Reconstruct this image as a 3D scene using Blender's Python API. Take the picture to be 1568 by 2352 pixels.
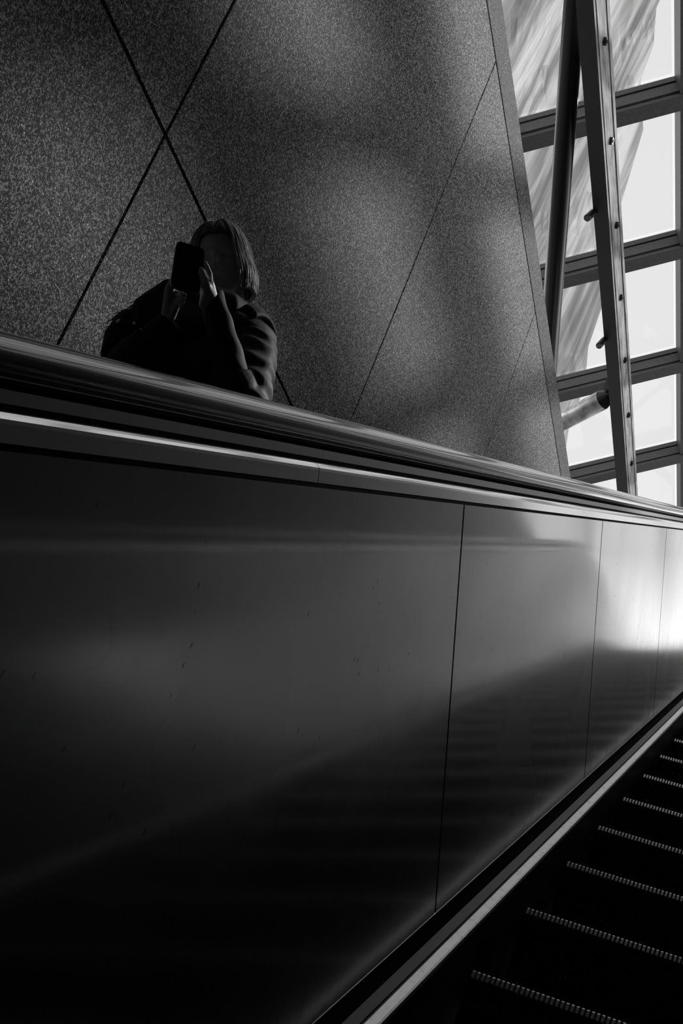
import bpy, bmesh, math, random
import numpy as np
from mathutils import Vector, Matrix, noise as mnoise
random.seed(7); rng = np.random.RandomState(5)
for o in list(bpy.data.objects): bpy.data.objects.remove(o)
sc = bpy.context.scene
# ------------------------------------------------------------------ axes: x = forward along the escalator, y = to the left, z = up
# the camera is the origin of heights and lengths
CAM = np.array([[0.21477385827081552, -0.4609088495912777, -0.8608142785595002],
                [-0.9143631204265423, 0.21215798048144366, -0.3419503989204748],
                [0.33998014472011845, 0.8616920455338009, -0.37645360917364235]])
u_, _, v_ = np.linalg.svd(CAM); CAM = u_ @ v_
cd = bpy.data.cameras.new('camera'); cam = bpy.data.objects.new('camera', cd); sc.collection.objects.link(cam)
cam.matrix_world = Matrix([list(map(float, r)) + [0] for r in CAM] + [[0, 0, 0, 1]])
cd.sensor_fit = 'VERTICAL'; cd.sensor_height = 36; cd.sensor_width = 24; cd.lens = 3118.5 / 2352 * 36
cd.clip_start = 0.02; cd.clip_end = 500
sc.camera = cam
sc.view_settings.view_transform = 'Standard'; sc.view_settings.look = 'None'
sc.view_settings.gamma = 1; sc.view_settings.exposure = 0; sc.view_settings.use_curve_mapping = False
# world: a pale overcast-bright sky
w = bpy.data.worlds.new('sky'); sc.world = w; w.use_nodes = True
nt = w.node_tree; nt.nodes.clear()
out = nt.nodes.new('ShaderNodeOutputWorld'); bg = nt.nodes.new('ShaderNodeBackground')
tc = nt.nodes.new('ShaderNodeTexCoord'); sp = nt.nodes.new('ShaderNodeSeparateXYZ'); cr = nt.nodes.new('ShaderNodeValToRGB')
nt.links.new(tc.outputs['Generated'], sp.inputs[0]); nt.links.new(sp.outputs['Z'], cr.inputs[0])
cr.color_ramp.elements[0].position = 0.0; cr.color_ramp.elements[0].color = (.10, .10, .10, 1)
cr.color_ramp.elements[1].position = 0.04; cr.color_ramp.elements[1].color = (1.5, 1.5, 1.5, 1)
for p_, c_ in ((.385, 1.3), (.45, .60), (.9, .5)):
    e = cr.color_ramp.elements.new(p_); e.color = (c_, c_, c_, 1)
nt.links.new(cr.outputs[0], bg.inputs[0]); bg.inputs[1].default_value = 1.65; nt.links.new(bg.outputs[0], out.inputs[0])
# sun, low haze, shining in from ahead and from the right
sl = bpy.data.lights.new('sun', 'SUN'); sl.energy = 3.4; sl.angle = math.radians(1.7)
so = bpy.data.objects.new('sun', sl); sc.collection.objects.link(so)
SUN = Vector((-1.6, 1.0, -1.704)).normalized()
so.rotation_euler = SUN.to_track_quat('-Z', 'Y').to_euler(); so.location = (20, -14, 30)

# ------------------------------------------------------------------ materials
def mat(name, col=.2, rough=.5, metal=0, spec=.5):
    m = bpy.data.materials.new(name); m.use_nodes = True
    b = m.node_tree.nodes['Principled BSDF']
    b.inputs['Base Color'].default_value = (col, col, col, 1); b.inputs['Roughness'].default_value = rough
    b.inputs['Metallic'].default_value = metal; b.inputs['Specular IOR Level'].default_value = spec
    return m
def N(m, t, **k):
    n = m.node_tree.nodes.new(t)
    for a, b in k.items(): setattr(n, a, b)
    return n
def L(m, a, b): m.node_tree.links.new(a, b)
def coords(m, scale=(1, 1, 1), rot=(0, 0, 0), kind='Object'):
    t = N(m, 'ShaderNodeTexCoord'); mp = N(m, 'ShaderNodeMapping')
    mp.inputs['Rotation'].default_value = rot; L(m, t.outputs[kind], mp.inputs[0])
    if scale == (1, 1, 1): return mp.outputs[0]
    m2 = N(m, 'ShaderNodeMapping'); m2.inputs['Scale'].default_value = scale; L(m, mp.outputs[0], m2.inputs[0]); return m2.outputs[0]
def ramp(m, src, pts):
    r = N(m, 'ShaderNodeValToRGB'); el = r.color_ramp.elements
    el[0].position, el[0].color = pts[0][0], (pts[0][1],) * 3 + (1,)
    el[1].position, el[1].color = pts[-1][0], (pts[-1][1],) * 3 + (1,)
    for p, c in pts[1:-1]:
        e = el.new(p); e.color = (c, c, c, 1)
    L(m, src, r.inputs[0]); return r.outputs[0]
def noise(m, vec, scale, detail=2, rough=.5, dist=0):
    n = N(m, 'ShaderNodeTexNoise'); n.inputs['Scale'].default_value = scale; n.inputs['Detail'].default_value = detail
    n.inputs['Roughness'].default_value = rough; n.inputs['Distortion'].default_value = dist
    L(m, vec, n.inputs['Vector']); return n.outputs['Fac']
def mth(m, op, a, b=None, clamp=False):
    n = N(m, 'ShaderNodeMath', operation=op, use_clamp=clamp)
    for i, x in enumerate((a, b)):
        if x is None: continue
        if isinstance(x, (int, float)): n.inputs[i].default_value = x
        else: L(m, x, n.inputs[i])
    return n.outputs[0]
def bump(m, h, strength=.3, dist=.01, prev=None):
    b = N(m, 'ShaderNodeBump'); b.inputs['Strength'].default_value = strength; b.inputs['Distance'].default_value = dist
    L(m, h, b.inputs['Height'])
    if prev is not None: L(m, prev, b.inputs['Normal'])
    return b.outputs[0]
def P(m): return m.node_tree.nodes['Principled BSDF']

def granite(name, base=1.0):
    m = mat(name, .1, .75, 0, .15); v = coords(m); b = P(m)
    n1 = noise(m, v, 135, 2, .65); n2 = noise(m, v, 300, 1, .5)
    mix = mth(m, 'ADD', mth(m, 'MULTIPLY', n1, .55), mth(m, 'MULTIPLY', n2, .45))
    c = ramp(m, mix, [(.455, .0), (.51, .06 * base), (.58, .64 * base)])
    vo = N(m, 'ShaderNodeTexVoronoi'); vo.inputs['Scale'].default_value = 75; L(m, v, vo.inputs['Vector'])
    sep = N(m, 'ShaderNodeSeparateColor'); L(m, vo.outputs['Color'], sep.inputs[0])
    gl = mth(m, 'MULTIPLY', mth(m, 'GREATER_THAN', sep.outputs[0], .965), mth(m, 'LESS_THAN', vo.outputs['Distance'], .24))
    big = noise(m, v, 1.1, 3, .6)
    mx = N(m, 'ShaderNodeMix', data_type='RGBA', blend_type='MULTIPLY'); mx.inputs[0].default_value = 1
    L(m, c, mx.inputs[6]); L(m, ramp(m, big, [(.3, .85), (.7, 1.0)]), mx.inputs[7])
    mx2 = N(m, 'ShaderNodeMix', data_type='RGBA'); L(m, gl, mx2.inputs[0]); L(m, mx.outputs[2], mx2.inputs[6]); mx2.inputs[7].default_value = (.8, .8, .8, 1)  # a few cells painted near white as crystal glints
    L(m, mx2.outputs[2], b.inputs['Base Color'])
    L(m, bump(m, n1, .5, .002), b.inputs['Normal'])
    return m
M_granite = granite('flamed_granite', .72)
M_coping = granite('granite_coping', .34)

def steel(name, col=.3, rough=.2, marks=True, buckle=.35, cior=2.1):
    m = mat(name, col, rough, 1.0); b = P(m); v = coords(m)
    b.inputs['Coat Weight'].default_value = 1.0; b.inputs['Coat Roughness'].default_value = .08; b.inputs['Coat IOR'].default_value = cior
    if marks:
        # scratches, scuffs and splashed dirt on the worn sheet, more of it low down
        dt = N(m, 'ShaderNodeVectorMath', operation='DOT_PRODUCT'); L(m, v, dt.inputs[0]); dt.inputs[1].default_value = (-math.sin(math.radians(26.66)), 0, math.cos(math.radians(26.66)))
        S_ = dt.outputs['Value']; low = ramp(m, mth(m, 'ADD', S_, 1.0), [(.25, 1.0), (.62, .25), (.9, .0)])
        vo = N(m, 'ShaderNodeTexVoronoi'); vo.inputs['Scale'].default_value = 1.0; L(m, coords(m, (150, 0, 52), (0, math.radians(-12), 0)), vo.inputs['Vector'])
        sep = N(m, 'ShaderNodeSeparateColor'); L(m, vo.outputs['Color'], sep.inputs[0])
        pick = mth(m, 'GREATER_THAN', sep.outputs[0], mth(m, 'SUBTRACT', .998, mth(m, 'ADD', mth(m, 'MULTIPLY', low, .17), .012)))
        dots = mth(m, 'MULTIPLY', pick, ramp(m, vo.outputs['Distance'], [(.16, 1), (.30, 0)]))
        st = noise(m, coords(m, (26, 0, 1.6), (0, math.radians(-16), 0)), 1.0, 3, .6)
        runs = mth(m, 'MULTIPLY', ramp(m, st, [(.52, 0), (.80, .6)]), low)
        dirt = mth(m, 'MAXIMUM', dots, runs)
        ex = N(m, 'ShaderNodeMix', data_type='RGBA'); L(m, dirt, ex.inputs[0])
        ex.inputs[6].default_value = (col, col, col, 1); ex.inputs[7].default_value = (.02,) * 3 + (1,)
        L(m, ex.outputs[2], b.inputs['Base Color']); L(m, mth(m, 'SUBTRACT', 1.0, dirt, True), b.inputs['Coat Weight'])
        ms = noise(m, coords(m, (2.3, 0, 1.6)), 1.0, 2, .5)
        L(m, ramp(m, ms, [(.3, rough * .85), (.7, rough * 1.15)]), b.inputs['Roughness'])
        L(m, mth(m, 'ADD', ramp(m, ms, [(.3, .045), (.7, .085)]), mth(m, 'MULTIPLY', low, .11)), b.inputs['Coat Roughness'])
        L(m, bump(m, noise(m, coords(m, (1.3, 1, 1.0)), 1.6, 1), buckle, .02), b.inputs['Normal'])
    return m
M_panel = steel('worn_satin_steel', .13, .26, True, .12, 1.7); P(M_panel).inputs['Metallic'].default_value = .5
M_panel2 = mat('right_satin_steel', .20, .28, 1)
P(M_panel2).inputs['Coat Weight'].default_value = 1; P(M_panel2).inputs['Coat Roughness'].default_value = .16; P(M_panel2).inputs['Coat IOR'].default_value = 2.0
M_band = steel('satin_steel_strip', .64, .20, False, .3, 2.1)
M_edge = mat('polished_steel_edge', .75, .18, 1)
M_base = mat('dull_steel_rail_base', .30, .32, 1)
M_seal = mat('black_rubber_seal', .006, .6)
M_black = mat('black_painted_deck', .004, .9, 0, .04)
M_groove = mat('grey_deck_profile', .045, .5, .6)
M_skirt = mat('black_skirt', .006, .5, 0, .2)
M_alu = mat('worn_aluminium_strip', .6, .4, 1)
_v = coords(M_alu); L(M_alu, ramp(M_alu, noise(M_alu, _v, 60, 4, .7), [(.3, .42), (.42, .72), (.7, .8)]), P(M_alu).inputs['Base Color'])
L(M_alu, bump(M_alu, noise(M_alu, _v, 300, 2), .4, .0008), P(M_alu).inputs['Normal'])
M_rail = mat('black_rubber_handrail', .008, .5, 0, .1)
_v = coords(M_rail, (1.0, 60, 60), (0, 0, 0)); _n = noise(M_rail, coords(M_rail, (2, 260, 260), (0, math.radians(26.66), 0)), 1, 3, .6)
L(M_rail, ramp(M_rail, _n, [(.3, .22), (.7, .42)]), P(M_rail).inputs['Roughness'])
L(M_rail, bump(M_rail, _n, .03, .0006), P(M_rail).inputs['Normal'])
P(M_rail).inputs['Sheen Weight'].default_value = .0; P(M_rail).inputs['Sheen Roughness'].default_value = .3; P(M_rail).inputs['Coat Weight'].default_value = 1; P(M_rail).inputs['Coat Roughness'].default_value = .07; P(M_rail).inputs['Coat IOR'].default_value = 1.5
M_step = mat('dusty_glint_step', .012, .55, 0, .35)
_v = coords(M_step); _vo = N(M_step, 'ShaderNodeTexVoronoi'); _vo.inputs['Scale'].default_value = 230; L(M_step, _v, _vo.inputs['Vector'])
_s = N(M_step, 'ShaderNodeSeparateColor'); L(M_step, _vo.outputs['Color'], _s.inputs[0])
_g = mth(M_step, 'MULTIPLY', mth(M_step, 'GREATER_THAN', _s.outputs[0], .82), mth(M_step, 'LESS_THAN', _vo.outputs['Distance'], .35))
_g = mth(M_step, 'MULTIPLY', _g, ramp(M_step, noise(M_step, _v, 9, 2), [(.36, 0), (.52, 1)]))
_mx = N(M_step, 'ShaderNodeMix', data_type='RGBA'); L(M_step, _g, _mx.inputs[0]); _mx.inputs[6].default_value = (.010, .010, .010, 1); _mx.inputs[7].default_value = (.7, .7, .7, 1)  # dust glints painted into the colour as scattered pale cells
L(M_step, _mx.outputs[2], P(M_step).inputs['Base Color'])
L(M_step, _g, P(M_step).inputs['Metallic']); P(M_step).inputs['Roughness'].default_value = .35
L(M_step, bump(M_step, mth(M_step, 'MULTIPLY', noise(M_step, _v, 260, 1), _g), 1.0, .02), P(M_step).inputs['Normal'])
M_cleat = mat('lit_cleat_tip', .85, .4, .3)  # light on the teeth put into a pale colour
M_ceil = mat('dark_concrete', .05, .85)
M_floor = mat('landing_stone', .10, .5)
M_ground = mat('pavement', .22, .8)
M_frame = mat('grey_painted_frame', .10, .45, .0, .4)
_f = noise(M_frame, coords(M_frame), 30, 3); L(M_frame, ramp(M_frame, _f, [(.3, .06), (.7, .085)]), P(M_frame).inputs['Base Color'])
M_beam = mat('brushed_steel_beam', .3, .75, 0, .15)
_f = noise(M_beam, coords(M_beam, (1, 3, 6)), 3, 4, .6); L(M_beam, ramp(M_beam, _f, [(.35, .10), (.65, .34)]), P(M_beam).inputs['Base Color'])  # mottled reflections on the beam side are painted into its colour
M_beamshade = mat('shaded_beam_faces', .05, .5, 0, .3)  # beam steel again with shade painted in, for faces off the sunlit side
M_tube = mat('dark_tube_paint', .006, .3, 0, .4)
M_tube2 = mat('steel_tube', .5, .35, .6)
_f = noise(M_tube2, coords(M_tube2), 9, 4, .6); L(M_tube2, ramp(M_tube2, _f, [(.35, .35), (.65, .75)]), P(M_tube2).inputs['Base Color'])
M_glass = bpy.data.materials.new('clear_glass'); M_glass.use_nodes = True
_t = M_glass.node_tree; _t.nodes.clear()
_o = _t.nodes.new('ShaderNodeOutputMaterial'); _a = _t.nodes.new('ShaderNodeBsdfTransparent'); _g2 = _t.nodes.new('ShaderNodeBsdfGlossy'); _m = _t.nodes.new('ShaderNodeMixShader')
_lw = _t.nodes.new('ShaderNodeLayerWeight'); _lw.inputs[0].default_value = .5
_pw = _t.nodes.new('ShaderNodeMath'); _pw.operation = 'POWER'; _pw.inputs[1].default_value = 4; _fr = _t.nodes.new('ShaderNodeMath'); _fr.operation = 'MULTIPLY_ADD'; _fr.inputs[1].default_value = .6; _fr.inputs[2].default_value = .03
_t.links.new(_lw.outputs['Facing'], _pw.inputs[0]); _t.links.new(_pw.outputs[0], _fr.inputs[0]); _a.inputs[0].default_value = (.96, .96, .96, 1); _g2.inputs['Roughness'].default_value = .02
_t.links.new(_fr.outputs[0], _m.inputs[0]); _t.links.new(_a.outputs[0], _m.inputs[1]); _t.links.new(_g2.outputs[0], _m.inputs[2]); _t.links.new(_m.outputs[0], _o.inputs[0])
M_tower = mat('rippled_tower_cladding', .5, .35, .0, .5)
_a1 = noise(M_tower, coords(M_tower, (.3, .55, .035), (math.radians(-7), 0, 0)), 1.0, 3, .6, .6)
_a2 = noise(M_tower, coords(M_tower, (.3, 1.9, .06), (math.radians(-4), 0, 0)), 1.0, 3, .6, .3)
_c = ramp(M_tower, mth(M_tower, 'ADD', mth(M_tower, 'MULTIPLY', _a1, .5), mth(M_tower, 'MULTIPLY', _a2, .5)), [(.40, .28), (.47, .45), (.53, .68), (.6, .92)])
L(M_tower, _c, P(M_tower).inputs['Base Color'])
M_skin = mat('skin', .60, .4)
M_hair = mat('dark_hair', .035, .35, 0, .6)
_n = noise(M_hair, coords(M_hair, (1, 1, .12)), 160, 2); L(M_hair, ramp(M_hair, _n, [(.35, .03), (.65, .3)]), P(M_hair).inputs['Base Color'])
L(M_hair, bump(M_hair, _n, .6, .004), P(M_hair).inputs['Normal'])
M_hair2 = mat('rim_lit_hair', .5, .4, 0, .5)  # lighter strands paint the sun's rim light into the hair colour
M_coat = mat('dark_nylon_coat', .05, .65, 0, .25)
_n = noise(M_coat, coords(M_coat), 14, 3, .5, .3); L(M_coat, bump(M_coat, _n, .3, .010), P(M_coat).inputs['Normal'])
M_cloth = mat('dark_trousers', .02, .8)
M_shoe = mat('black_shoe', .015, .5)
M_phone = mat('black_phone', .008, .25, 0, .5)
M_snap = mat('metal_snap', .8, .2, 1)
M_fur = mat('dark_fur', .015, .7, 0, .3)

# ------------------------------------------------------------------ object helpers
COL = sc.collection
def link(name, me, m=None, parent=None):
    o = bpy.data.objects.new(name, me); COL.objects.link(o)
    if m is not None:
        for x in (m if isinstance(m, (list, tuple)) else [m]): me.materials.append(x)
    if parent is not None: o.parent = parent
    return o
def obj(name, bm, m, parent=None, smooth=False):
    me = bpy.data.meshes.new(name); bmesh.ops.recalc_face_normals(bm, faces=bm.faces); bm.to_mesh(me); bm.free()
    if smooth:
        for p in me.polygons: p.use_smooth = True
    return link(name, me, m, parent)
def tag(o, label, cat, group=None):
    o['label'] = label; o['category'] = cat
    if group: o['group'] = group
    return o
def struct(o): o['kind'] = 'structure'; return o
def empty(name, loc, label=None, cat=None, group=None):
    o = bpy.data.objects.new(name, None); o.location = loc; o.empty_display_size = .1; COL.objects.link(o)
    if label: tag(o, label, cat, group)
    return o
def box(bm, lo, hi, mi=0):
    vs = [bm.verts.new((x, y, z)) for x in (lo[0], hi[0]) for y in (lo[1], hi[1]) for z in (lo[2], hi[2])]
    for f in ((0, 1, 3, 2), (4, 6, 7, 5), (0, 4, 5, 1), (2, 3, 7, 6), (0, 2, 6, 4), (1, 5, 7, 3)):
        bm.faces.new([vs[i] for i in f]).material_index = mi
def prism(bm, sec, vec, mi=0):
    "closed polygon sec (3D points) extruded by vec"
    a = [bm.verts.new(p) for p in sec]; b = [bm.verts.new(Vector(p) + Vector(vec)) for p in sec]; n = len(sec)
    for i in range(n): bm.faces.new((a[i], a[(i + 1) % n], b[(i + 1) % n], b[i])).material_index = mi
    bm.faces.new(a[::-1]).material_index = mi; bm.faces.new(b).material_index = mi
def tube(bm, pts, rad, n=16, cap=True, squash=None):
    pts = [Vector(p) for p in pts]
    if not hasattr(rad, '__len__'): rad = [rad] * len(pts)
    rings = []; ref = None
    for i, p in enumerate(pts):
        d = (pts[min(i + 1, len(pts) - 1)] - pts[max(i - 1, 0)]).normalized()
        if ref is None: ref = d.orthogonal().normalized()
        ref = (ref - d * ref.dot(d)).normalized(); s = d.cross(ref)
        k1, k2 = squash if squash else (1, 1)
        rings.append([bm.verts.new(p + (ref * math.cos(t) * k1 + s * math.sin(t) * k2) * rad[i]) for t in [2 * math.pi * j / n for j in range(n)]])
    for a, b in zip(rings, rings[1:]):
        for j in range(n): bm.faces.new((a[j], a[(j + 1) % n], b[(j + 1) % n], b[j]))
    if cap:
        for r, q, sgn in ((rings[0], pts[0], -1), (rings[-1], pts[-1], 1)):
            bm.faces.new(r)
    return rings
# ------------------------------------------------------------------ escalator frame: D along the incline, S square to it
TH = math.radians(26.66); CT, ST = math.cos(TH), math.sin(TH); S0 = -.874
D_TOP = 11.3
def path(d0, d1, step=None):
    "nose line of the steps as (x, z, nx, nz); bends to level at D_TOP"
    def pt(d):
        # bend of radius R starting at D_TOP-b
        R = 1.1; t = R * math.tan(TH / 2)
        if d <= D_TOP - t: return (d * CT - S0 * ST, d * ST + S0 * CT, -ST, CT)
        arc = R * TH; q = d - (D_TOP - t)
        bx, bz = (D_TOP - t) * CT - S0 * ST, (D_TOP - t) * ST + S0 * CT
        cx, cz = bx + R * ST, bz - R * CT
        if q < arc:
            a = TH - q / R; return (cx - R * math.sin(a), cz + R * math.cos(a), -math.sin(a), math.cos(a))
        return (cx + (q - arc), cz + R, 0, 1)
    ds = [d0]; t = 1.1 * math.tan(TH / 2)
    for k in range(7):
        d = D_TOP - t + 1.1 * TH * k / 6
        if d0 < d < d1: ds.append(d)
    ds.append(d1)
    if step:
        ds = sorted(set(ds + [d0 + step * k for k in range(1, int((d1 - d0) / step))]))
    return [pt(d) for d in ds]
def sweep(bm, prof, d0, d1, mi=0, step=None):
    "closed profile [(y, S)] swept along the escalator from d0 to d1"
    P_ = path(d0, d1, step); rings = []
    for x, z, nx, nz in P_:
        rings.append([bm.verts.new((x + nx * (s - S0), y, z + nz * (s - S0))) for y, s in prof])
    n = len(prof)
    for a, b in zip(rings, rings[1:]):
        for j in range(n): bm.faces.new((a[j], a[(j + 1) % n], b[(j + 1) % n], b[j])).material_index = mi
    for r_ in (rings[0][::-1], rings[-1]):
        bm.faces.new([bm.verts.new(v.co) for v in r_]).material_index = mi
def dome(cx, cy, rx, ry, n=20, e=2.4):
    r = []
    for j in range(n):
        t = 2 * math.pi * j / n; c, s = math.cos(t), math.sin(t)
        r.append((cx + rx * math.copysign(abs(c) ** (2 / e), c), cy + ry * math.copysign(abs(s) ** (2 / e), s)))
    return r
# ================================================================== SETTING
XW, XR = 2.5, -1.5           # faces of the two long granite walls
COP = 2.36 * XW              # top of the wall above the camera
def granite_wall(name, y0, sgn):
    bm = bmesh.new(); g = .006
    js = [1.357 * XW + 2.545 * k for k in range(-4, 9)]
    rows = [(-5.0, -.075 * XW), (-.075 * XW, 1.10 * XW), (1.10 * XW, 2.275 * XW)]
    for z0, z1 in rows:
        for a, b in zip(js, js[1:]):
            box(bm, (a + g, min(y0, y0 + sgn * .12), z0 + g), (b - g, max(y0, y0 + sgn * .12), z1 - g))
    bmesh.ops.bevel(bm, geom=[e for e in bm.edges], offset=.003, segments=1, affect='EDGES')
    w1 = obj(name, bm, M_granite); struct(w1)
    bm = bmesh.new(); box(bm, (js[0], min(y0 + sgn * .014, y0 + sgn * .35), -5), (js[-1], max(y0 + sgn * .014, y0 + sgn * .35), 2.27 * XW))
    k = obj('wall_core', bm, M_seal, w1)
    return js
js = granite_wall('wall_left', XW, 1); granite_wall('wall_right', XR, -1)
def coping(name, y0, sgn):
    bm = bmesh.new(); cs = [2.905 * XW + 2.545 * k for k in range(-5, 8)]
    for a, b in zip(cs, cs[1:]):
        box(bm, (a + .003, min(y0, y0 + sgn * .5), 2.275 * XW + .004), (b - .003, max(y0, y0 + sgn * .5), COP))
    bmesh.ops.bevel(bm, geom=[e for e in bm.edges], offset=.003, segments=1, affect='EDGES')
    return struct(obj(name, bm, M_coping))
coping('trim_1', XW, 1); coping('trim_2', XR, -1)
bm = bmesh.new(); box(bm, (-7, XR - .5, COP), (3.3, XW + .5, COP + .3)); struct(obj('ceiling', bm, M_ceil))
bm = bmesh.new(); box(bm, (-7.3, XR - .5, -5), (-7, XW + .5, COP + .3)); struct(obj('wall_back', bm, M_ceil))
bm = bmesh.new(); box(bm, (-7, XR, -5.1), (-.5, XW, -4.4)); struct(obj('floor', bm, M_floor))
ZL = path(D_TOP + 1.5, D_TOP + 1.6)[0][1]     # landing level
XL = path(D_TOP + 1.8, D_TOP + 2.2)[0][0]
bm = bmesh.new(); box(bm, (XL - .6, XR, ZL - .6), (26, XW, ZL - .02)); struct(obj('floor_landing', bm, M_floor))
bm = bmesh.new()
box(bm, (3.0, XW + .5, ZL - .2), (120, 60, ZL - .02)); box(bm, (3.0, -60, ZL - .2), (120, XR - .5, ZL - .02)); box(bm, (26, XR - .5, ZL - .2), (120, XW + .5, ZL - .02))
struct(obj('ground', bm, M_ground))

# ---- glass canopy: plane z = A - TP*y, ribs run forward, transoms across
A, TP = 11.35, math.tan(math.radians(28.9)); CP, SP = math.cos(math.radians(28.9)), math.sin(math.radians(28.9))
RX = [4.2] + [2.52 - 1.427 * k for k in range(7)]
TX = [10.33 + 2.387 * k for k in range(-3, 6)]
H0, H1 = TX[0], TX[-1] + .3
def cp(x, y, n): return (x, y - n * SP * -1 * -1, A - TP * y - 0 + 0) if False else (x, y + n * SP, A - TP * y + n * CP)
def rib(name, y, w=.125, d=.25):
    bm = bmesh.new()
    sec = [(y, -.03), (y, -d), (y - w, -d), (y - w, -.03)]
    prism(bm, [cp(H0, yy, n) for yy, n in sec], (H1 - H0, 0, 0))
    sec = [(y - w * .3, .03), (y - w * .3, -.03), (y - w * .7, -.03), (y - w * .7, .03)]
    prism(bm, [cp(H0, yy, n) for yy, n in sec], (H1 - H0, 0, 0))
    return obj(name, bm, M_frame)
nt_ = 3
for i, y in enumerate(RX):
    if i == 1: tag(rib('canopy_rib', y), 'dark grey glazing rib running upright beside the right picture edge', 'roof beam')
    else: struct(rib('trim_%d' % nt_, y + (.10 if i in (4, 5) else 0), *((.32, .36) if i in (4, 5) else (.125, .25)))); nt_ += 1  # two unseen ribs widened to strengthen their shadows on the wall
def transom(name, x):
    bm = bmesh.new(); y0, y1 = RX[0], RX[-1]
    def P_(xx, y, n): return cp(xx, y, n)
    for sec in ([(0, -.025), (0, -.085), (.05, -.085), (.05, -.025)],              # glazing bar
                [(.012, -.10), (.012, -.215), (.27, -.215), (.27, -.03), (.05, -.03), (.05, -.10)],
                [(.035, -.222), (.035, -.262), (.25, -.262), (.25, -.222)]):
        a = [Vector(P_(x + h, y0, n)) for h, n in sec]; v = Vector(P_(x, y1, 0)) - Vector(P_(x, y0, 0))
        prism(bm, a, v)
    return obj(name, bm, M_frame)
tl = ['topmost dark grey roof transom, crossing above the hanging spotlights', 'second roof transom from the top, at the upper spotlight', 'third roof transom from the top, just above the pale branch tube', 'lowest visible roof transom, just above the handrail']
for k, x in enumerate(TX):
    if 3 <= k <= 6: tag(transom('canopy_transom', x), tl[k - 3], 'roof beam', 'transoms of the glass canopy')
    else: struct(transom('trim_%d' % nt_, x)); nt_ += 1
nw = 1
for ya, yb in zip(RX, RX[1:]):
    for xa, xb in zip(TX, TX[1:]):
        bm = bmesh.new(); q = [(xa + .02, ya - .02), (xa + .02, yb + .02), (xb - .02, yb + .02), (xb - .02, ya - .02)]
        prism(bm, [cp(a_, b_, -.006) for a_, b_ in q], (0, .012 * SP, .012 * CP))
        struct(obj('window_%d' % nw, bm, M_glass)); nw += 1
# front screen of the pavilion
XF = TX[-1] + .3
bm = bmesh.new()
for y in RX[:6]: box(bm, (XF, y - .06, ZL), (XF + .16, y + .06, A - TP * y))
for z in (ZL + 2.4, ZL + 5.0): box(bm, (XF + .02, RX[5], z), (XF + .14, RX[0], z + .12))
struct(obj('trim_%d' % nt_, bm, M_frame)); nt_ += 1

# ---- eave beam, tubes, spotlights
bx = 1.0417
beam = empty('eave_beam', (12, 2.77, 8.18), 'long rectangular steel beam with a shaded soffit and sunlit bolted side, below the glass roof', 'beam')
def rel(o, m=beam):
    o.parent = m; o.matrix_parent_inverse = Matrix.Translation(-Vector(m.location)); return o
bm = bmesh.new(); box(bm, (4, 2.70, 8.177), (26, 2.846, 8.56), 0); 
bm.faces.ensure_lookup_table()
for f in bm.faces:
    f.normal_update()
o = obj('beam_box', bm, [M_beam, M_beamshade]); 
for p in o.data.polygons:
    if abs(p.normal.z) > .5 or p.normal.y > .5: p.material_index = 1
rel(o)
bm = bmesh.new(); box(bm, (4, 2.692, 8.225), (26, 2.70, 8.236)); box(bm, (4, 2.69, 8.49), (26, 2.70, 8.56)); rel(obj('side_flange', bm, M_beam))
for k in range(9):
    for dz in (0,):
        bm = bmesh.new(); x = 7.2 + 1.19 * k
        tube(bm, [(x, 2.70, 8.37), (x, 2.672, 8.37)], .035, 16); tube(bm, [(x, 2.672, 8.37), (x, 2.665, 8.37)], .016, 6)
        rel(obj('bolt', bm, M_tube))
# side-mounted brackets joining beam to the glazing
def v3(*a): return Vector(a)
def tubething(name, p0, p1, r, m, label, extra=None):
    e_ = empty(name, p0, label, 'tube brace')
    bm = bmesh.new(); tube(bm, [p0, p1], r, 28); o = obj('pipe', bm, m, smooth=True); rel(o, e_)
    for pol in o.data.polygons: pol.use_smooth = len(pol.vertices) == 4
    return e_
p0 = v3(10.95, 3.0, 7.06) * bx; p1 = v3(7.5, 2.75, 7.9) * bx * 1.06; dd = (p1 - p0).normalized()
t1 = tubething('tube_brace', p0 - dd * 2.2, p1 + dd * 2.0, .094, M_tube, 'thick black steel tube rising from behind the stone wall to the beam')
bm = bmesh.new(); q = p1 + dd * 2.0; tube(bm, [q, q + dd * .12, q + dd * .25], [.09, .05, .04]); rel(obj('end_fitting', bm, M_tube), t1)
n0 = v3(13.27, 2.7, 8.0) * bx; n1 = v3(13.74, 3.3, 7.77) * bx; dd = (n1 - n0).normalized()
t2 = tubething('tube_strut', n1 + dd * 1.2, n0 + dd * .2, .118, M_tube2, 'short pale steel tube reaching from the stone wall to a black fork on the beam')
bm = bmesh.new(); tube(bm, [n0 + dd * .2, n0 + dd * .1, n0 + dd * .05], [.118, .08, .04]); rel(obj('taper_end', bm, M_tube), t2)
bm = bmesh.new()
for s in (-.05, .05):
    box(bm, (n0.x - .22 + s, n0.y - .10, n0.z - .13), (n0.x - .22 + s + .025, n0.y + .10, n0.z + .2))
tube(bm, [n0 + v3(-.3, 0, -.06), n0 + v3(-.05, 0, -.06)], .025)
rel(obj('fork_bracket', bm, M_tube), t2)
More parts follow.
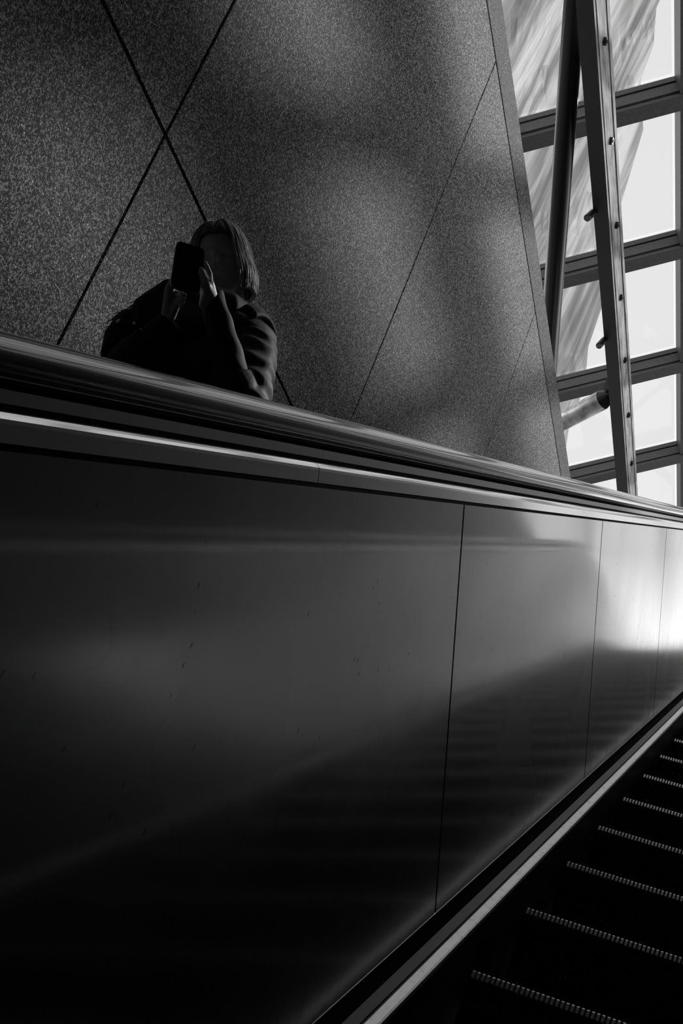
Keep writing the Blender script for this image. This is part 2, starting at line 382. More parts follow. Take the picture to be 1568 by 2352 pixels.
def spot(px, label):
    p = Vector(px); e_ = empty('spotlight', p, label, 'spotlight', 'spotlights on the eave beam')
    d = v3(-.12, .03, -.22).normalized()
    bm = bmesh.new(); tube(bm, [p, p + d * .06, p + d * .19, p + d * .2], [.03, .036, .036, .032], 20); rel(obj('housing', bm, M_tube, smooth=False), e_)
    bm = bmesh.new(); tube(bm, [p + d * .2, p + d * .201], .026, 20); rel(obj('lens', bm, mat('lens_glass_%d' % len(bpy.data.materials), .12, .1)), e_)
    bm = bmesh.new(); tube(bm, [p, v3(p.x + .05, 2.85, p.z + .12)], .012, 10); rel(obj('mounting_arm', bm, M_tube), e_)
spot(v3(9.95, 2.72, 7.86) * bx, 'small black cylindrical spotlight hanging from the beam, the upper of two')
spot(v3(12.0, 2.72, 7.86) * bx, 'small black cylindrical spotlight hanging from the beam, the lower of two')

# ---- far tower beyond the glass
def tower():
    bm = bmesh.new(); H = 70.
    zs = [3] + [8 + 3.4 * k for k in range(30)]
    edge = [(0, 14.6), (30, 15.6), (39.6, 16.3), (47.5, 17.1), (57.4, 18.2), (63.3, 18.9), (74, 19.7), (110, 22)]
    def ex(z):
        for (a, p), (b, q) in zip(edge, edge[1:]):
            if a <= z <= b: return p + (q - p) * (z - a) / (b - a)
        return edge[-1][1]
    n = 60; rings = []
    for i, z in enumerate(zs):
        step = ex(math.floor(z / 9.) * 9.); y0 = step; y1 = 46.
        row = []
        for j in range(n + 1):
            y = y0 + (y1 - y0) * j / n
            x = H + 1.1 * math.sin(y * .9 + z * .10) + .5 * math.sin(y * 2.3 - z * .06 + 1)
            row.append(bm.verts.new((x, y, z)))
        row.append(bm.verts.new((H + 22, y1 + 14, z))); row.append(bm.verts.new((H + 22, y0 * 1.45, z)))
        rings.append(row)
    m = len(rings[0])
    for a, b in zip(rings, rings[1:]):
        for j in range(m): bm.faces.new((a[j], a[(j + 1) % m], b[(j + 1) % m], b[j]))
    bm.faces.new(rings[0]); bm.faces.new(rings[-1])
    return tag(obj('tower', bm, M_tower), 'tall grey tower with rippled streaked cladding seen through the glass roof', 'building')
tower()

# ================================================================== ESCALATORS
WSTEP = 1.0
def build_balustrade(side_in, sgn, label, xin, handlabel, seams=True):
    """xin: y of the skirt face; sgn=+1 when the balustrade lies to +y of its steps"""
    def Y(v): return xin + sgn * (v - .46)     # profile numbers are written for the left balustrade of the camera's escalator
    e_ = empty('escalator_balustrade', (0, Y(.6), 0), label, 'escalator side', 'escalator balustrades')
    def part(name, prof, d0, d1, m):
        bm = bmesh.new(); sweep(bm, [(Y(a), b) for a, b in prof], d0, d1); return rel(obj(name, bm, m), e_)
    lo, hi = -5.0, D_TOP + 2.0
    ds = [2.335 + 1.495 * k for k in range(-4, 8)]
    ds = [lo] + ds + [hi]
    g = .0043
    for i, (a, b) in enumerate(zip(ds, ds[1:])):
        bm = bmesh.new(); sweep(bm, [(Y(.521), -.781), (Y(.6275), -.0625), (Y(.6285), -.0645), (Y(.6385), -.068), (Y(.534), -.783)], a + g, b - g); rel(obj('side_panel', bm, M_panel if sgn > 0 else M_panel2), e_)
    part('backing', [(.545, -.80), (.652, -.06), (.66, -.06), (.56, -.80)], lo, hi, M_seal)
    bs = [lo, -3.98, -1.18, 1.62, 4.42, 7.22, 10.02, 12.82, hi]
    for a, b in zip(bs, bs[1:]):
        part('top_strip', [(.6300, -.0565), (.6320, -.041), (.6330, -.0375), (.6355, -.0345), (.6390, -.0325), (.6440, -.0315), (.655, -.0325), (.655, -.058)], a + .001, b - .001, M_band)
    part('dark_channel', [(.640, -.05), (.655, -.036), (.700, -.036), (.700, -.0276), (.705, -.0276), (.705, -.05)], lo, hi, M_seal)
    part('rail_base', [(.692, -.0276), (.694, -.0155), (.712, -.0105), (.76, -.0105), (.775, -.0155), (.777, -.0276)], lo, hi, M_base)
    part('rail_track', [(.715, -.012), (.715, .002), (.755, .002), (.755, -.012)], lo, hi, M_seal)
    part('skirt', [(.46, -1.10), (.46, -.808), (.47, -.808), (.47, -1.10)], lo, hi, M_skirt)
    part('edge_strip', [(.459, -.812), (.4600, -.8045), (.463, -.8025), (.4775, -.8020), (.479, -.8035), (.479, -.812)], lo, hi, M_alu)
    part('deck_groove', [(.479, -.812), (.4795, -.8085), (.484, -.8085), (.485, -.8055), (.5035, -.8030), (.505, -.806), (.505, -.812)], lo, hi, M_groove)
    part('inner_deck', [(.504, -.812), (.505, -.803), (.520, -.7995), (.5235, -.784), (.527, -.7835), (.54, -.812)], lo, hi, M_black)
    part('edge_bead', [(.5205, -.7835), (.5208, -.7815), (.5222, -.7808), (.5232, -.782), (.523, -.7845)], lo, hi, M_edge)
    # moving handrail
    bm = bmesh.new()
    cy, cs = .735, .008
    prof = []
    hl = [(.700, -.008), (.694, -.006), (.6905, .000), (.6895, .007), (.6903, .0135), (.6930, .0195), (.6975, .0247), (.7035, .0290), (.7110, .0322), (.7210, .0343), (.735, .035)]
    outer = hl + [(1.47 - a, b) for a, b in hl[-2::-1]]
    inner = [(.766, -.003), (.772, .004), (.770, .020), (.735, .024), (.700, .020), (.698, .004), (.704, -.003)]
    sweep(bm, [(Y(a), b) for a, b in outer + inner], lo, hi, 0, .22)
    h = obj('handrail', bm, M_rail, smooth=True)
    for pol in h.data.polygons: pol.use_smooth = len(pol.vertices) == 4
    tag(h, handlabel, 'handrail', 'escalator handrails')
    return e_, Y
eA, YA = build_balustrade(0, 1, 'long worn satin steel escalator side wall filling the picture middle', .46, 'black rubber escalator handrail crossing in front of the person')
eB, YB = build_balustrade(0, -1, 'steel escalator side wall to the right of the steps, outside the picture', -.55, 'black handrail at the right of the camera, outside the picture')
eC, YC = build_balustrade(0, -1, 'near steel side wall of the far escalator, hidden behind the handrail', 1.22, 'handrail of the far escalator, hidden just behind the near handrail')
eD, YD = build_balustrade(0, 1, 'far steel side wall beyond the person, at the foot of the stone wall', 2.02, 'handrail beyond the person, next to the stone wall')
def deck(y0, y1, label):
    bm = bmesh.new(); sweep(bm, [(y0, -.06), (y0, -.042), (y1, -.042), (y1, -.06)], -5, D_TOP + 2)
    tag(obj('outer_deck', bm, M_panel), label, 'metal deck')
deck(.78, .90, 'narrow steel deck between the two escalators'); deck(XR + .002, -.875, 'steel deck between the right handrail and the right stone wall'); deck(2.345, XW - .002, 'narrow steel deck between the far handrail and the granite wall')

# ---- steps
def step_mesh(width):
    bm = bmesh.new(); n = int(width / .0091); dep, ris = .4044, .2031
    def prof(off, chamfer):
        # riser curve from the nose down, set back by off
        return [(.004 + off, -.006 - off), (.003 + off, -.030), (.006 + off, -.070), (.014 + off, -.12), (.026 + off, -.165), (.038 + off, -.2022)]
    # body
    body = [(dep + .02, -.011)] + [(.010, -.011)] + [(a, b) for a, b in prof(.007, 0)][1:] + [(.06, -.2022), (.075, -.05), (dep + .02, -.05)]
    prism(bm, [(a, -width / 2, b) for a, b in body], (0, width, 0), 0)
    for i in range(n):
        y = -width / 2 + .0045 + i * .0091; wv = .0042
        r = [(dep, -.012), (dep, -.0005), (.009, -.0005), (.0045, -.0025), (.0025, -.0055)] + [(a, b) for a, b in prof(0, 0)[1:]] + [(a, b) for a, b in prof(.008, 0)[1:]][::-1] + [(.012, -.012)]
        prism(bm, [(a, y, b) for a, b in r], (0, wv, 0), 0)
        # tip at the front of each cleat, painted pale as if lit
        t = [(.0115, .0004), (.007, .0004), (.0040, -.0015), (.0020, -.0045), (-.0030, -.0125), (-.0015, -.0145), (.007, -.0145)]
        prism(bm, [(a, y - .0004, b) for a, b in t], (0, wv + .0008, 0), 1)
    me = bpy.data.meshes.new('tread_riser'); bmesh.ops.recalc_face_normals(bm, faces=bm.faces); bm.to_mesh(me); bm.free()
    me.materials.append(M_step); me.materials.append(M_cleat); return me
stA = step_mesh(.990); stC = step_mesh(.780)
ordn = ['lowest', 'second from the bottom', 'third from the bottom', 'fourth from the bottom', 'fifth from the bottom', 'sixth from the bottom', 'seventh from the bottom', 'eighth from the bottom', 'ninth from the bottom']
def put_steps(me, yc, phase, ks, lab, grp, base=0):
    dd_ = .4525; t = D_TOP - .25
    for k in ks:
        D = phase + dd_ * k
        if D < t: x, z = D * CT - S0 * ST, D * ST + S0 * CT
        else:
            x0 = phase * CT - S0 * ST + .4044 * k; x = x0
            z = min(phase * ST + S0 * CT + .2031 * k, ZL - .004)
        o = link('escalator_step', me); o.location = (x, yc, z)
        tag(o, lab(k), 'escalator step', grp)
put_steps(stA, -.045, 2.385, range(-8, 24), lambda k: ('black ribbed escalator step, its row of lit teeth the %s in view' % ordn[k]) if 0 <= k < 9 else ('black ribbed escalator step behind or below the camera' if k < 0 else 'black ribbed escalator step above the rows in view'), 'steps of the near escalator')
put_steps(stC, 1.62, 2.264, range(-2, 8), lambda k: 'escalator step on the far escalator, hidden behind the steel side wall', 'steps of the far escalator')
# ================================================================== PERSON on the far escalator, facing down it
per = empty('person', (2.62, 1.62, .25), 'person with bob-length hair in a dark quilted coat holding up a phone with both hands', 'person')
V = lambda *a: Vector(a)
dg = bpy.context.evaluated_depsgraph_get
def bake(o, name=None):
    "apply the modifiers of o into its mesh"
    bpy.context.view_layer.update(); d = dg(); me = bpy.data.meshes.new_from_object(o.evaluated_get(d)); old = o.data
    mats = [s for s in old.materials]; o.modifiers.clear(); o.data = me
    me.materials.clear()
    for x in mats: me.materials.append(x)
    for p in me.polygons: p.use_smooth = True
    return o
# head frame
HC = V(2.655, 1.617, 1.759)
F = V(-.88, -.22, -.25).normalized()
Uh = V(-.02, .12, .26); Uh = (Uh - F * Uh.dot(F)).normalized()
Rt = F.cross(Uh).normalized()        # the person's right
HS = .088
def hp(a, b, c): return HC + (Rt * a + F * b + Uh * c) * HS   # in units of a half head width-ish (~.10 m)
def g(x, s): return math.exp(-(x / s) ** 2)
def head_pt(th, ph):
    "th 0 = front going to the person's right, ph latitude -90..90"
    x = math.sin(th) * math.cos(ph); y = math.cos(th) * math.cos(ph); z = math.sin(ph)
    X = x * .74; Y = y * .93; Z = z * 1.16
    if z < 0:       # narrow the jaw, bring the chin forward
        k = -z; X *= 1 - .30 * k ** 1.5; Y *= 1 - .22 * k * (1 if y < 0 else .55)
        if y > 0: Y += .10 * k ** 2
        else: Y *= 1 - .25 * k
    if y > 0:
        fr = y ** 1.5; ax = abs(X)
        Y *= 1 - .05 * g(X, .5) * 0
        # flatten the face plane
        Y -= .07 * max(0, y - .75) * 2 * (1 - abs(z))
        # brow ridge, eye sockets, eyeballs
        Y += .060 * g(Z - .20, .07) * g(ax - .28, .22) * fr
        Y -= .16 * g(Z - .05, .10) * g(ax - .31, .15) * fr
        Y += .060 * g(Z - .045, .055) * g(ax - .31, .085) * fr
        # nose: bridge, tip and wings
        if -.42 < Z < .22:
            t = (0.20 - Z) / .55
            Y += (.06 + .28 * max(0, min(1, t)) ** 1.3) * g(X, .075 + .05 * max(0, t)) * (1 if t < .93 else max(0, 1 - (t - .93) / .14)) * fr
            Y += .07 * g(Z + .30, .05) * g(ax - .11, .05) * fr
        # cheekbones, lips, chin
        Y += .045 * g(Z + .14, .14) * g(ax - .42, .14) * fr
        Y += .065 * g(Z + .505, .035) * g(X, .17) * fr + .075 * g(Z + .60, .04) * g(X, .14) * fr
        Y -= .030 * g(Z + .553, .016) * g(X, .18) * fr
        Y -= .04 * g(Z + .70, .05) * g(X, .16) * fr
        Y += .06 * g(Z + .88, .12) * g(X, .18) * fr
    return hp(X, Y, Z)
def add_head(bm):
    nu, nv = 120, 90; rows = []
    for j in range(1, nv):
        ph = -math.pi / 2 + math.pi * j / nv
        rows.append([bm.verts.new(head_pt(2 * math.pi * i / nu, ph)) for i in range(nu)])
    for a, b in zip(rows, rows[1:]):
        for i in range(nu): bm.faces.new((a[i], a[(i + 1) % nu], b[(i + 1) % nu], b[i]))
    bm.faces.new(rows[0][::-1]); bm.faces.new(rows[-1])
def ear(bm, s):
    c = hp(s * .76, -.05, -.02); pts = []
    for k in range(11):
        t = math.radians(-150 + 300 * k / 10); pts.append(c + (F * -math.cos(t) * .10 - F * .02 + Uh * math.sin(t) * .22 + Rt * s * (.05 + .03 * abs(math.sin(t)))) * HS)
    tube(bm, pts, [.0035] * 11, 8); tube(bm, [hp(s * .66, 0, -.02), hp(s * .80, -.04, -.02)], [.012, .009], 10)
# joints
shR, elR, wrR = V(2.68, 1.728, 1.500), V(2.60, 1.752, 1.262), V(2.500, 1.590, 1.462)
shL, elL, wrL = V(2.69, 1.475, 1.565), V(2.58, 1.368, 1.335), V(2.482, 1.482, 1.532)
# phone
PH0 = V(2.415, 1.571, 1.580)
pu = V(.015, .040, .110).normalized(); pr = V(-.034, .056, .004); pr = (pr - pu * pr.dot(pu)).normalized(); pn = pr.cross(pu).normalized()
if pn.x > 0: pn = -pn       # pn points towards the viewer side (down the escalator)
PW, PL, PT = .070, .148, .009
PHC = V(2.418, 1.571, 1.640) - pu * (PL / 2) + V(0, 0, .003)
def pp(a, b, c): return PHC + pr * a + pu * b + pn * c
bm = bmesh.new()
sec = [tuple(pp(x, y, -PT / 2)) for x, y in dome(0, 0, PW / 2, PL / 2, 40, 9)]
prism(bm, sec, pn * PT); bmesh.ops.bevel(bm, geom=[e for e in bm.edges if len(e.link_faces) == 2 and e.calc_face_angle(0) > 1.2], offset=.0022, segments=3, affect='EDGES')
phone = tag(obj('phone', bm, M_phone), 'black smartphone held upright in front of the person face', 'phone')
bm = bmesh.new()
for x, y in ((.022, .058), (.022, .036)):
    tube(bm, [pp(x, y, PT / 2), pp(x, y, PT / 2 + .0025)], .0075, 18)
o = obj('camera_lens', bm, M_phone, phone)
bm = bmesh.new(); outl = dome(0, 0, PW / 2 + .0009, PL / 2 + .0009, 56, 9); inl = dome(0, 0, PW / 2 - .0012, PL / 2 - .0012, 56, 9)
rr4 = [[bm.verts.new(pp(x, y, z)) for x, y in q_] for q_, z in ((outl, -.0036), (outl, .0036), (inl, .0040), (inl, -.0040))]
for k in range(4):
    for j in range(56): bm.faces.new((rr4[k][j], rr4[k][(j + 1) % 56], rr4[(k + 1) % 4][(j + 1) % 56], rr4[(k + 1) % 4][j]))
obj('side_frame', bm, mat('lit_edge_rim', .45, .3, 1), phone)  # pale rim added to carry the highlight along the phone's edge
bm = bmesh.new(); sec = [tuple(pp(x, y, -PT / 2 - .0006)) for x, y in dome(0, 0, PW / 2 - .004, PL / 2 - .004, 40, 9)]; prism(bm, sec, pn * .0007); obj('screen', bm, mat('dark_screen', .01, .1), phone)

bm = bmesh.new()
def limb(a, b, ra, rb, n=18, bulge=0, k=7):
    pts = [a.lerp(b, t / (k - 1)) for t in range(k)]
    rr = [ra + (rb - ra) * t / (k - 1) + bulge * math.sin(math.pi * t / (k - 1)) for t in range(k)]
    tube(bm, pts, rr, n)
def ball(c, r, n=14):
    bmesh.ops.create_icosphere(bm, subdivisions=3, radius=r, matrix=Matrix.Translation(c))
add_head(bm); ear(bm, 1); ear(bm, -1)
neckb = V(2.70, 1.615, 1.60)
tube(bm, [hp(0, -.18, -.45), hp(0, -.30, -.95), neckb, V(2.70, 1.615, 1.52)], [.054, .052, .056, .07], 20)
ch = V(2.71, 1.61, 1.40); wa = V(2.69, 1.60, 1.16); pe = V(2.69, 1.60, .99)
tube(bm, [V(2.70, 1.615, 1.54), V(2.70, 1.612, 1.47), ch, V(2.70, 1.605, 1.27), wa, V(2.69, 1.60, 1.06), pe, V(2.69, 1.60, .93)], [.09, .135, .140, .125, .115, .140, .155, .14], 24, True, (1, .78))
for s, e_, w_ in ((shR, elR, wrR), (shL, elL, wrL)):
    limb(neckb - V(0, 0, .07), s, .06, .055); ball(s, .057); limb(s, e_, .052, .040, bulge=.003); ball(e_, .041); limb(e_, w_, .034, .022, bulge=.001)
for y in (1.70, 1.50):
    hip = V(2.69, 1.60 + (y - 1.6) * .9, .92); kn = V(2.665, y - (y - 1.6) * .15, .61); an = V(2.70, y - (y - 1.6) * .2, .33)
    limb(hip, kn, .085, .058); ball(kn, .058); limb(kn, an, .055, .036, bulge=.008); limb(an, an - V(0, 0, .05), .036, .04); tube(bm, [an + V(.03, 0, -.06), an + V(-.06, 0, -.06), an + V(-.16, 0, -.065)], [.035, .036, .022], 12, True, (1, 1))
# hands: palm then five bent fingers
def hand(wr, palm_c, knuckles, tips, thumb):
    n = len(knuckles)
    # palm: flattened web of tubes from wrist to each knuckle
    for k in knuckles: tube(bm, [wr, wr.lerp(k, .5), k], [.017, .0125, .0098], 12)
    for a, b in zip(knuckles, knuckles[1:]): tube(bm, [a, b], .0095, 10); tube(bm, [wr.lerp(a, .55), wr.lerp(b, .55)], .0125, 10)
    for chain, r in zip(tips, (.0082, .0086, .0084, .0074)):
        m_ = len(chain); tube(bm, chain, [r * (1 - .10 * i) for i in range(m_ - 1)] + [r * .55], 12)
        for i, c in enumerate(chain[:-1]): ball(c, r * (1 - .10 * i) * 1.04)
        ball(chain[-1], r * .62)
    tube(bm, [wr.lerp(knuckles[0], .15)] + thumb, [.015, .0125, .0100, .0092, .0062], 12)
    for c, r in zip(thumb[:-1], (.0125, .0102, .0094)): ball(c, r)
    ball(thumb[-1], .0062)
hw = PW / 2
# left hand (image right): palm along the right edge of the phone, fingertips laid over the back, thumb behind
kn = [pp(-hw - .020 + .001 * i, -.036 - .013 * i, .012 - .013 * i) for i in range(4)]
ch_ = [[kn[0], pp(-hw - .016, -.010, .013), pp(-hw - .008, .010, .012), pp(-hw - .003, .026, .010)],
       [kn[1], pp(-hw - .015, -.018, .002), pp(-hw - .009, .004, .001), pp(-hw - .005, .020, .000)],
       [kn[2], pp(-hw - .015, -.030, -.010), pp(-hw - .009, -.010, -.010), pp(-hw - .005, .006, -.010)],
       [kn[3], pp(-hw - .014, -.046, -.022), pp(-hw - .009, -.030, -.022), pp(-hw - .004, -.016, -.021)]]
hand(wrL, None, kn, ch_, [pp(-hw - .012, -.048, .010), pp(-hw - .004, -.030, .014), pp(-hw + .003, -.014, .014), pp(-hw + .006, -.002, .0125)])
# right hand: behind the phone, one finger at the screen
kn = [pp(.020 - .006 * i, -.030 - .013 * i, -.045 + .002 * i) for i in range(4)]
ch_ = [[kn[0], pp(.012, -.026, -.036), pp(.006, -.010, -.024), pp(.003, -.002, -.012)]] + [[kn[i], pp(.004, -.040 - .015 * i, -.030), pp(-.006, -.050 - .014 * i, -.026), pp(-.004, -.062 - .012 * i, -.034)] for i in (1, 2, 3)]
hand(wrR, None, kn, ch_, [pp(.030, -.060, -.024), pp(.028, -.044, -.016), pp(.022, -.034, -.013), pp(.014, -.030, -.012)])
body = obj('body', bm, M_skin, smooth=True)
md = body.modifiers.new('r', 'REMESH'); md.mode = 'VOXEL'; md.voxel_size = .0034; md.use_smooth_shade = True
sm = body.modifiers.new('s', 'SMOOTH'); sm.factor = .5; sm.iterations = 2
bake(body); rel(body, per)

# ---- coat: torso, puffy creased sleeves, collar
bm = bmesh.new()
def creased(pts, r0, r1, seed, k=46, amp=.006, fold=10, ends=None):
    "a sleeve: tube through pts with sagging folds"
    P_ = [Vector(p) for p in pts]; seg = [(b - a).length for a, b in zip(P_, P_[1:])]; tot = sum(seg); out = []; rr = []
    for i in range(k):
        s = tot * i / (k - 1); j = 0
        while j < len(seg) - 1 and s > seg[j]: s -= seg[j]; j += 1
        a = P_[max(j - 1, 0)]; b = P_[j]; c = P_[j + 1]; d = P_[min(j + 2, len(P_) - 1)]; t = s / seg[j]
        q = .5 * ((2 * b) + (-a + c) * t + (2 * a - 5 * b + 4 * c - d) * t * t + (-a + 3 * b - 3 * c + d) * t ** 3)
        out.append(q); rr.append(r0 + (r1 - r0) * i / (k - 1))
    rings = tube(bm, out, rr, 40)
    for i, ring in enumerate(rings):
        c = out[i]
        for j, v in enumerate(ring):
            a = 2 * math.pi * j / 40; u = fold * i / (k - 1) * 2 * math.pi
            f = math.sin(u + 1.3 * math.sin(a + seed) + .6 * math.sin(2 * a + seed * 2) + 1.2 * mnoise.noise(v.co * 14))
            f = (1 - abs(f)) ** 1.0 if False else f
            f += .8 * mnoise.noise(v.co * 30 + Vector((seed, 0, 0)))
            v.co += (v.co - c).normalized() * f * amp
creased([shL + V(0, .03, .01), shL + V(-.005, -.012, -.02), elL.lerp(shL, .4) + V(0, -.012, 0), elL + V(.01, -.008, -.012)], .074, .062, 1, 60, .0042, 6)
creased([elL + V(.012, -.006, -.02), elL.lerp(wrL, .14), elL.lerp(wrL, .30)], .060, .050, 4, 36, .002, 1.5)
creased([shR + V(0, -.03, .01), shR + V(0, .01, -.02), elR.lerp(shR, .4), elR + V(.01, 0, -.012)], .068, .060, 2, 60, .0055, 7)
creased([elR + V(.012, .006, -.02), elR.lerp(wrR, .35), elR.lerp(wrR, .8)], .060, .046, 7, 36, .0035, 3)
rings = tube(bm, [V(2.705, 1.615, 1.60), V(2.705, 1.612, 1.57), V(2.705, 1.610, 1.52), V(2.71, 1.61, 1.45), V(2.71, 1.61, 1.36), V(2.70, 1.605, 1.26), V(2.70, 1.60, 1.14), V(2.69, 1.60, 1.02), V(2.69, 1.60, .90), V(2.69, 1.60, .80)],
             [.10, .130, .168, .188, .190, .188, .180, .190, .205, .21], 48, True)
c0 = None
for ring in rings:
    c = sum((v.co for v in ring), V(0, 0, 0)) / len(ring)
    for v in ring:
        d = v.co - c; v.co = c + V(d.x * .72, d.y, d.z); v.co += d.normalized() * .008 * math.sin(v.co.z * 75) 
coat = obj('coat', bm, M_coat, smooth=True)
md = coat.modifiers.new('r', 'REMESH'); md.mode = 'VOXEL'; md.voxel_size = .0045
sm = coat.modifiers.new('s', 'SMOOTH'); sm.factor = .5; sm.iterations = 2
bake(coat); rel(coat, per)
# inner cuff of the left sleeve, tighter, running up to the wrist
bm = bmesh.new(); creased([elL.lerp(wrL, .20), elL.lerp(wrL, .65), elL.lerp(wrL, .92), wrL + (wrL - elL) * .12], .047, .027, 9, 40, .0014, 3); o = obj('inner_cuff', bm, M_coat, smooth=True); rel(o, per)
bm = bmesh.new(); creased([elR.lerp(wrR, .50), elR.lerp(wrR, .75), wrR + (wrR - elR) * .08], .046, .030, 5, 30, .0016, 3); rel(obj('inner_cuff', bm, M_coat, smooth=True), per)
# hood lying on the shoulders: a thick collar that drapes over the left shoulder
bm = bmesh.new(); pts = []; rr = []
for k in range(25):
    t = math.radians(-215 + 250 * k / 24 + 90)      # open at the front (towards -x)
    x = 2.715 + .105 * math.sin(t + math.pi / 2); y = 1.612 + .145 * math.cos(t + math.pi / 2)
for k in range(25):
    t = math.radians(35 + 290 * k / 24)             # 0 = front
    x = 2.700 - .105 * math.cos(t); y = 1.612 - .150 * math.sin(t)
    z = 1.600 + .030 * (-math.cos(t)) - .035 * abs(math.sin(t)) * (1 if y > 1.612 else .2)
    pts.append(V(x, y, z)); rr.append(.030 + .022 * abs(math.sin(t / 2)))
rg = tube(bm, pts, rr, 22)
for ring in rg:
    for v in ring: v.co += V(0, 0, 1) * .006 * mnoise.noise(v.co * 18)
o = obj('hood', bm, M_coat, smooth=True); rel(o, per)
# draped hood edge over the left shoulder
bm = bmesh.new(); n1, n2 = 14, 20; grid = []
for i in range(n1):
    u = i / (n1 - 1); row = []
    for j in range(n2):
        w_ = j / (n2 - 1)
        a = V(2.66, 1.550, 1.655).lerp(V(2.77, 1.545, 1.665), w_)
        b = V(2.63, 1.452, 1.604).lerp(V(2.74, 1.440, 1.626), w_)
        p = a.lerp(b, u) + V(0, 0, .030 * math.sin(math.pi * u * .75) - .02 * (2 * w_ - 1) ** 2)
        p += V(0, 0, .004 * mnoise.noise(p * 25)); row.append(bm.verts.new(p))
    grid.append(row)
for a, b in zip(grid, grid[1:]):
    for j in range(n2 - 1): bm.faces.new((a[j], a[j + 1], b[j + 1], b[j]))
o = obj('hood_flap', bm, M_coat, smooth=True); so_ = o.modifiers.new('t', 'SOLIDIFY'); so_.thickness = .014; so_.offset = 1; rel(o, per)
bm = bmesh.new()
for q_, rr_ in (([V(2.67, 1.765, 1.525), V(2.60, 1.715, 1.555), V(2.565, 1.650, 1.575), V(2.575, 1.58, 1.590), V(2.62, 1.53, 1.615), V(2.69, 1.515, 1.645)], [.03, .045, .052, .052, .046, .034]),
                ([V(2.62, 1.72, 1.54), V(2.565, 1.67, 1.53), V(2.55, 1.60, 1.52), V(2.58, 1.54, 1.54)], [.04, .055, .055, .04]),
                ([V(2.63, 1.76, 1.52), V(2.60, 1.74, 1.46), V(2.58, 1.72, 1.40)], [.05, .055, .05])):
    rg = tube(bm, q_, rr_, 24)
    for ring in rg:
        for v in ring: v.co += V(.2, 1, 1) * .006 * mnoise.noise(v.co * 30)
o = obj('scarf', bm, M_fur, smooth=True); md = o.modifiers.new('r', 'REMESH'); md.mode = 'VOXEL'; md.voxel_size = .006; bake(o); rel(o, per)
# trousers and shoes
bm = bmesh.new()
for y in (1.70, 1.50):
    tube(bm, [V(2.69, 1.60 + (y - 1.6) * .75, .95), V(2.665, y - (y - 1.6) * .15, .61), V(2.70, y - (y - 1.6) * .2, .31)], [.115, .082, .075], 24)
tube(bm, [V(2.69, 1.6, 1.02), V(2.69, 1.6, .88)], [.16, .165], 24, True, (.8, 1))
o = obj('trousers', bm, M_cloth, smooth=True); md = o.modifiers.new('r', 'REMESH'); md.mode = 'VOXEL'; md.voxel_size = .012; bake(o); rel(o, per)
for y in (1.68, 1.52):
    bm = bmesh.new(); tube(bm, [V(2.76, y, .285), V(2.72, y, .30), V(2.65, y, .295), V(2.57, y, .28), V(2.52, y, .272)], [.03, .048, .05, .044, .026], 18); box(bm, (2.51, y - .045, .235), (2.78, y + .045, .262)); rel(obj('shoe', bm, M_shoe), per)
# snaps on the coat front
def front(px, py, h):      # small helper: a spot on the coat surface seen at that height
    return V(h, px, py)
for c in (V(2.545, 1.745, 1.475), V(2.530, 1.665, 1.455), V(2.53, 1.69, 1.47)):
    bm = bmesh.new(); tube(bm, [c, c + V(-.006, 0, -.002)], [.0065, .0045], 14); rel(obj('snap_button', bm, M_snap), per)
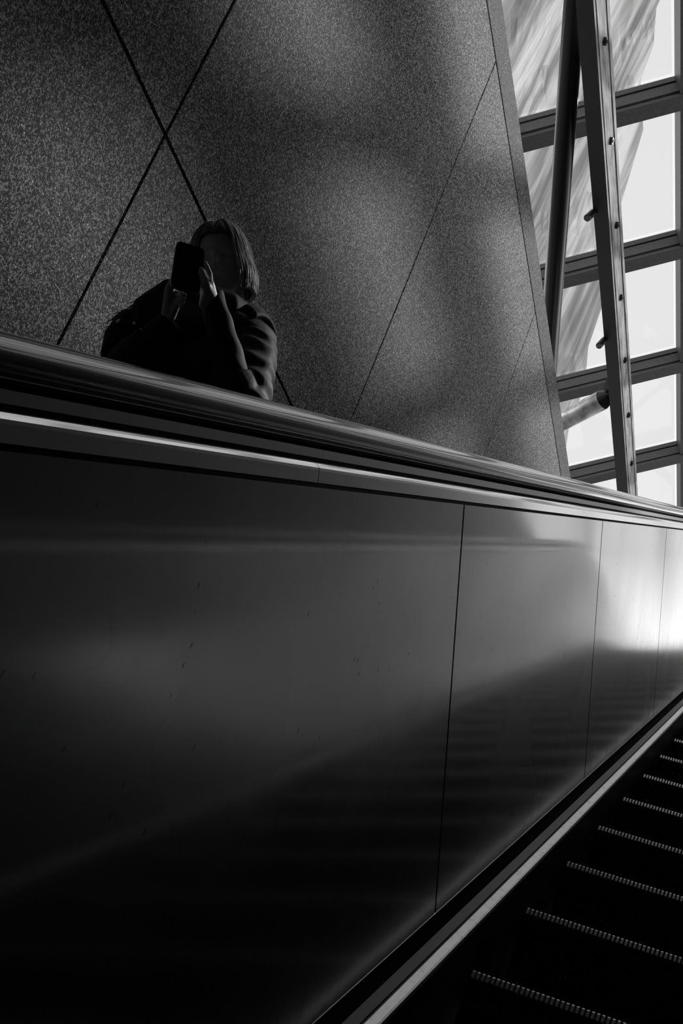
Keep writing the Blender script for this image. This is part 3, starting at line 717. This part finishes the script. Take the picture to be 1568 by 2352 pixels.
# ---- hair: a bob, shell plus strands
def hair_pt(az, t, off=0):
    "az: 0 front, grows to the person's left, t: 0 crown to 1 ends"
    c = math.cos(az); s = math.sin(az)
    top = 1.0
    L_ = 2.05 if True else 0
    a = t * L_
    if a < 1.2:
        q = a / 1.2 * math.pi / 2; r = math.sin(q); z = 1.30 * math.cos(q)
    else:
        r = 1 + .10 * math.sin((a - 1.2) / .9 * math.pi) - .12 * max(0, a - 1.75) ; z = -(a - 1.2) * 1.25
    X = -s * r * (.86 + off); Y = c * r * (1.00 + off) - .10; Z = z + off * (1 if a < 1.2 else .2) + .05
    if a > 1.2 and c > 0: X *= 1 + .06 * c; 
    # parting: flatter centre line
    Z -= .06 * g(X, .07) * (1 if a < 1 else 0)
    return X, Y, Z
bm = bmesh.new(); nu, nv = 128, 40; grid = []
for i in range(nu + 1):
    az = 2 * math.pi * i / nu; d = abs((az + math.pi) % (2 * math.pi) - math.pi)     # angle from front
    # hairline at the front, full length from the temples back
    tm = .37 if d < .70 else (.37 + .60 * min(1, (d - .70) / .12))
    jit = 1 + .02 * mnoise.noise(V(az * 6, 0, 0))
    row = []
    for j in range(nv + 1):
        t = tm * jit * (.03 + .97 * j / nv); o1 = .018 * mnoise.noise(V(az * 9, t * .6, 3)) + .010 * mnoise.noise(V(az * 30, t, 1))
        row.append(bm.verts.new(hp(*hair_pt(az, t, o1))))
    grid.append(row)
for a, b in zip(grid[:-1], grid[1:]):
    for j in range(nv): bm.faces.new((a[j], a[j + 1], b[j + 1], b[j]))
bmesh.ops.remove_doubles(bm, verts=bm.verts, dist=1e-5)
hair = obj('hair', bm, M_hair, smooth=True); s_ = hair.modifiers.new('t', 'SOLIDIFY'); s_.thickness = .010; s_.offset = 0; rel(hair, per)
bm = bmesh.new()
for k in range(420):
    az = rng.uniform(.62, 2 * math.pi - .62); o0 = rng.uniform(.03, .09); t1_ = rng.uniform(.82, 1.0); ph_ = rng.uniform(0, 6); dz = rng.uniform(-.06, .06)
    pts = []
    for j in range(14):
        t = .05 + (t1_ - .05) * j / 13; x, y, z = hair_pt(az + dz * j / 13 + .02 * math.sin(ph_ + j * .6), t, o0 + .01 * math.sin(ph_ + j))
        pts.append(hp(x, y, z))
    tube(bm, pts, [.0011] * 13 + [.0005], 5, False)
o = obj('hair_strands', bm, M_hair2, smooth=True); o['kind'] = 'stuff'; rel(o, per)
# fur trim and loose wisps at the right shoulder
bm = bmesh.new()
for k in range(260):
    s = rng.uniform(0, 1); a = V(2.65, 1.730, 1.580).lerp(V(2.65, 1.785, 1.515), s) + V(rng.uniform(-.05, .05), rng.uniform(-.02, .02), rng.uniform(-.02, .02))
    d = V(rng.uniform(-.3, .3), 1.0, rng.uniform(-.75, .15)).normalized(); ln = rng.uniform(.02, .055)
    tube(bm, [a, a + d * ln * .5, a + d * ln + V(0, 0, -ln * .3)], [.0016, .0012, .0004], 5, False)
o = obj('fur_trim', bm, M_fur); o['kind'] = 'stuff'; rel(o, per)
bm = bmesh.new(); tube(bm, [V(2.66, 1.73, 1.54), V(2.66, 1.78, 1.510), V(2.66, 1.815, 1.495), V(2.66, 1.838, 1.487)], [.05, .035, .014, .002], 16, True, (1, .5)); rel(obj('lapel', bm, M_coat, smooth=True), per)
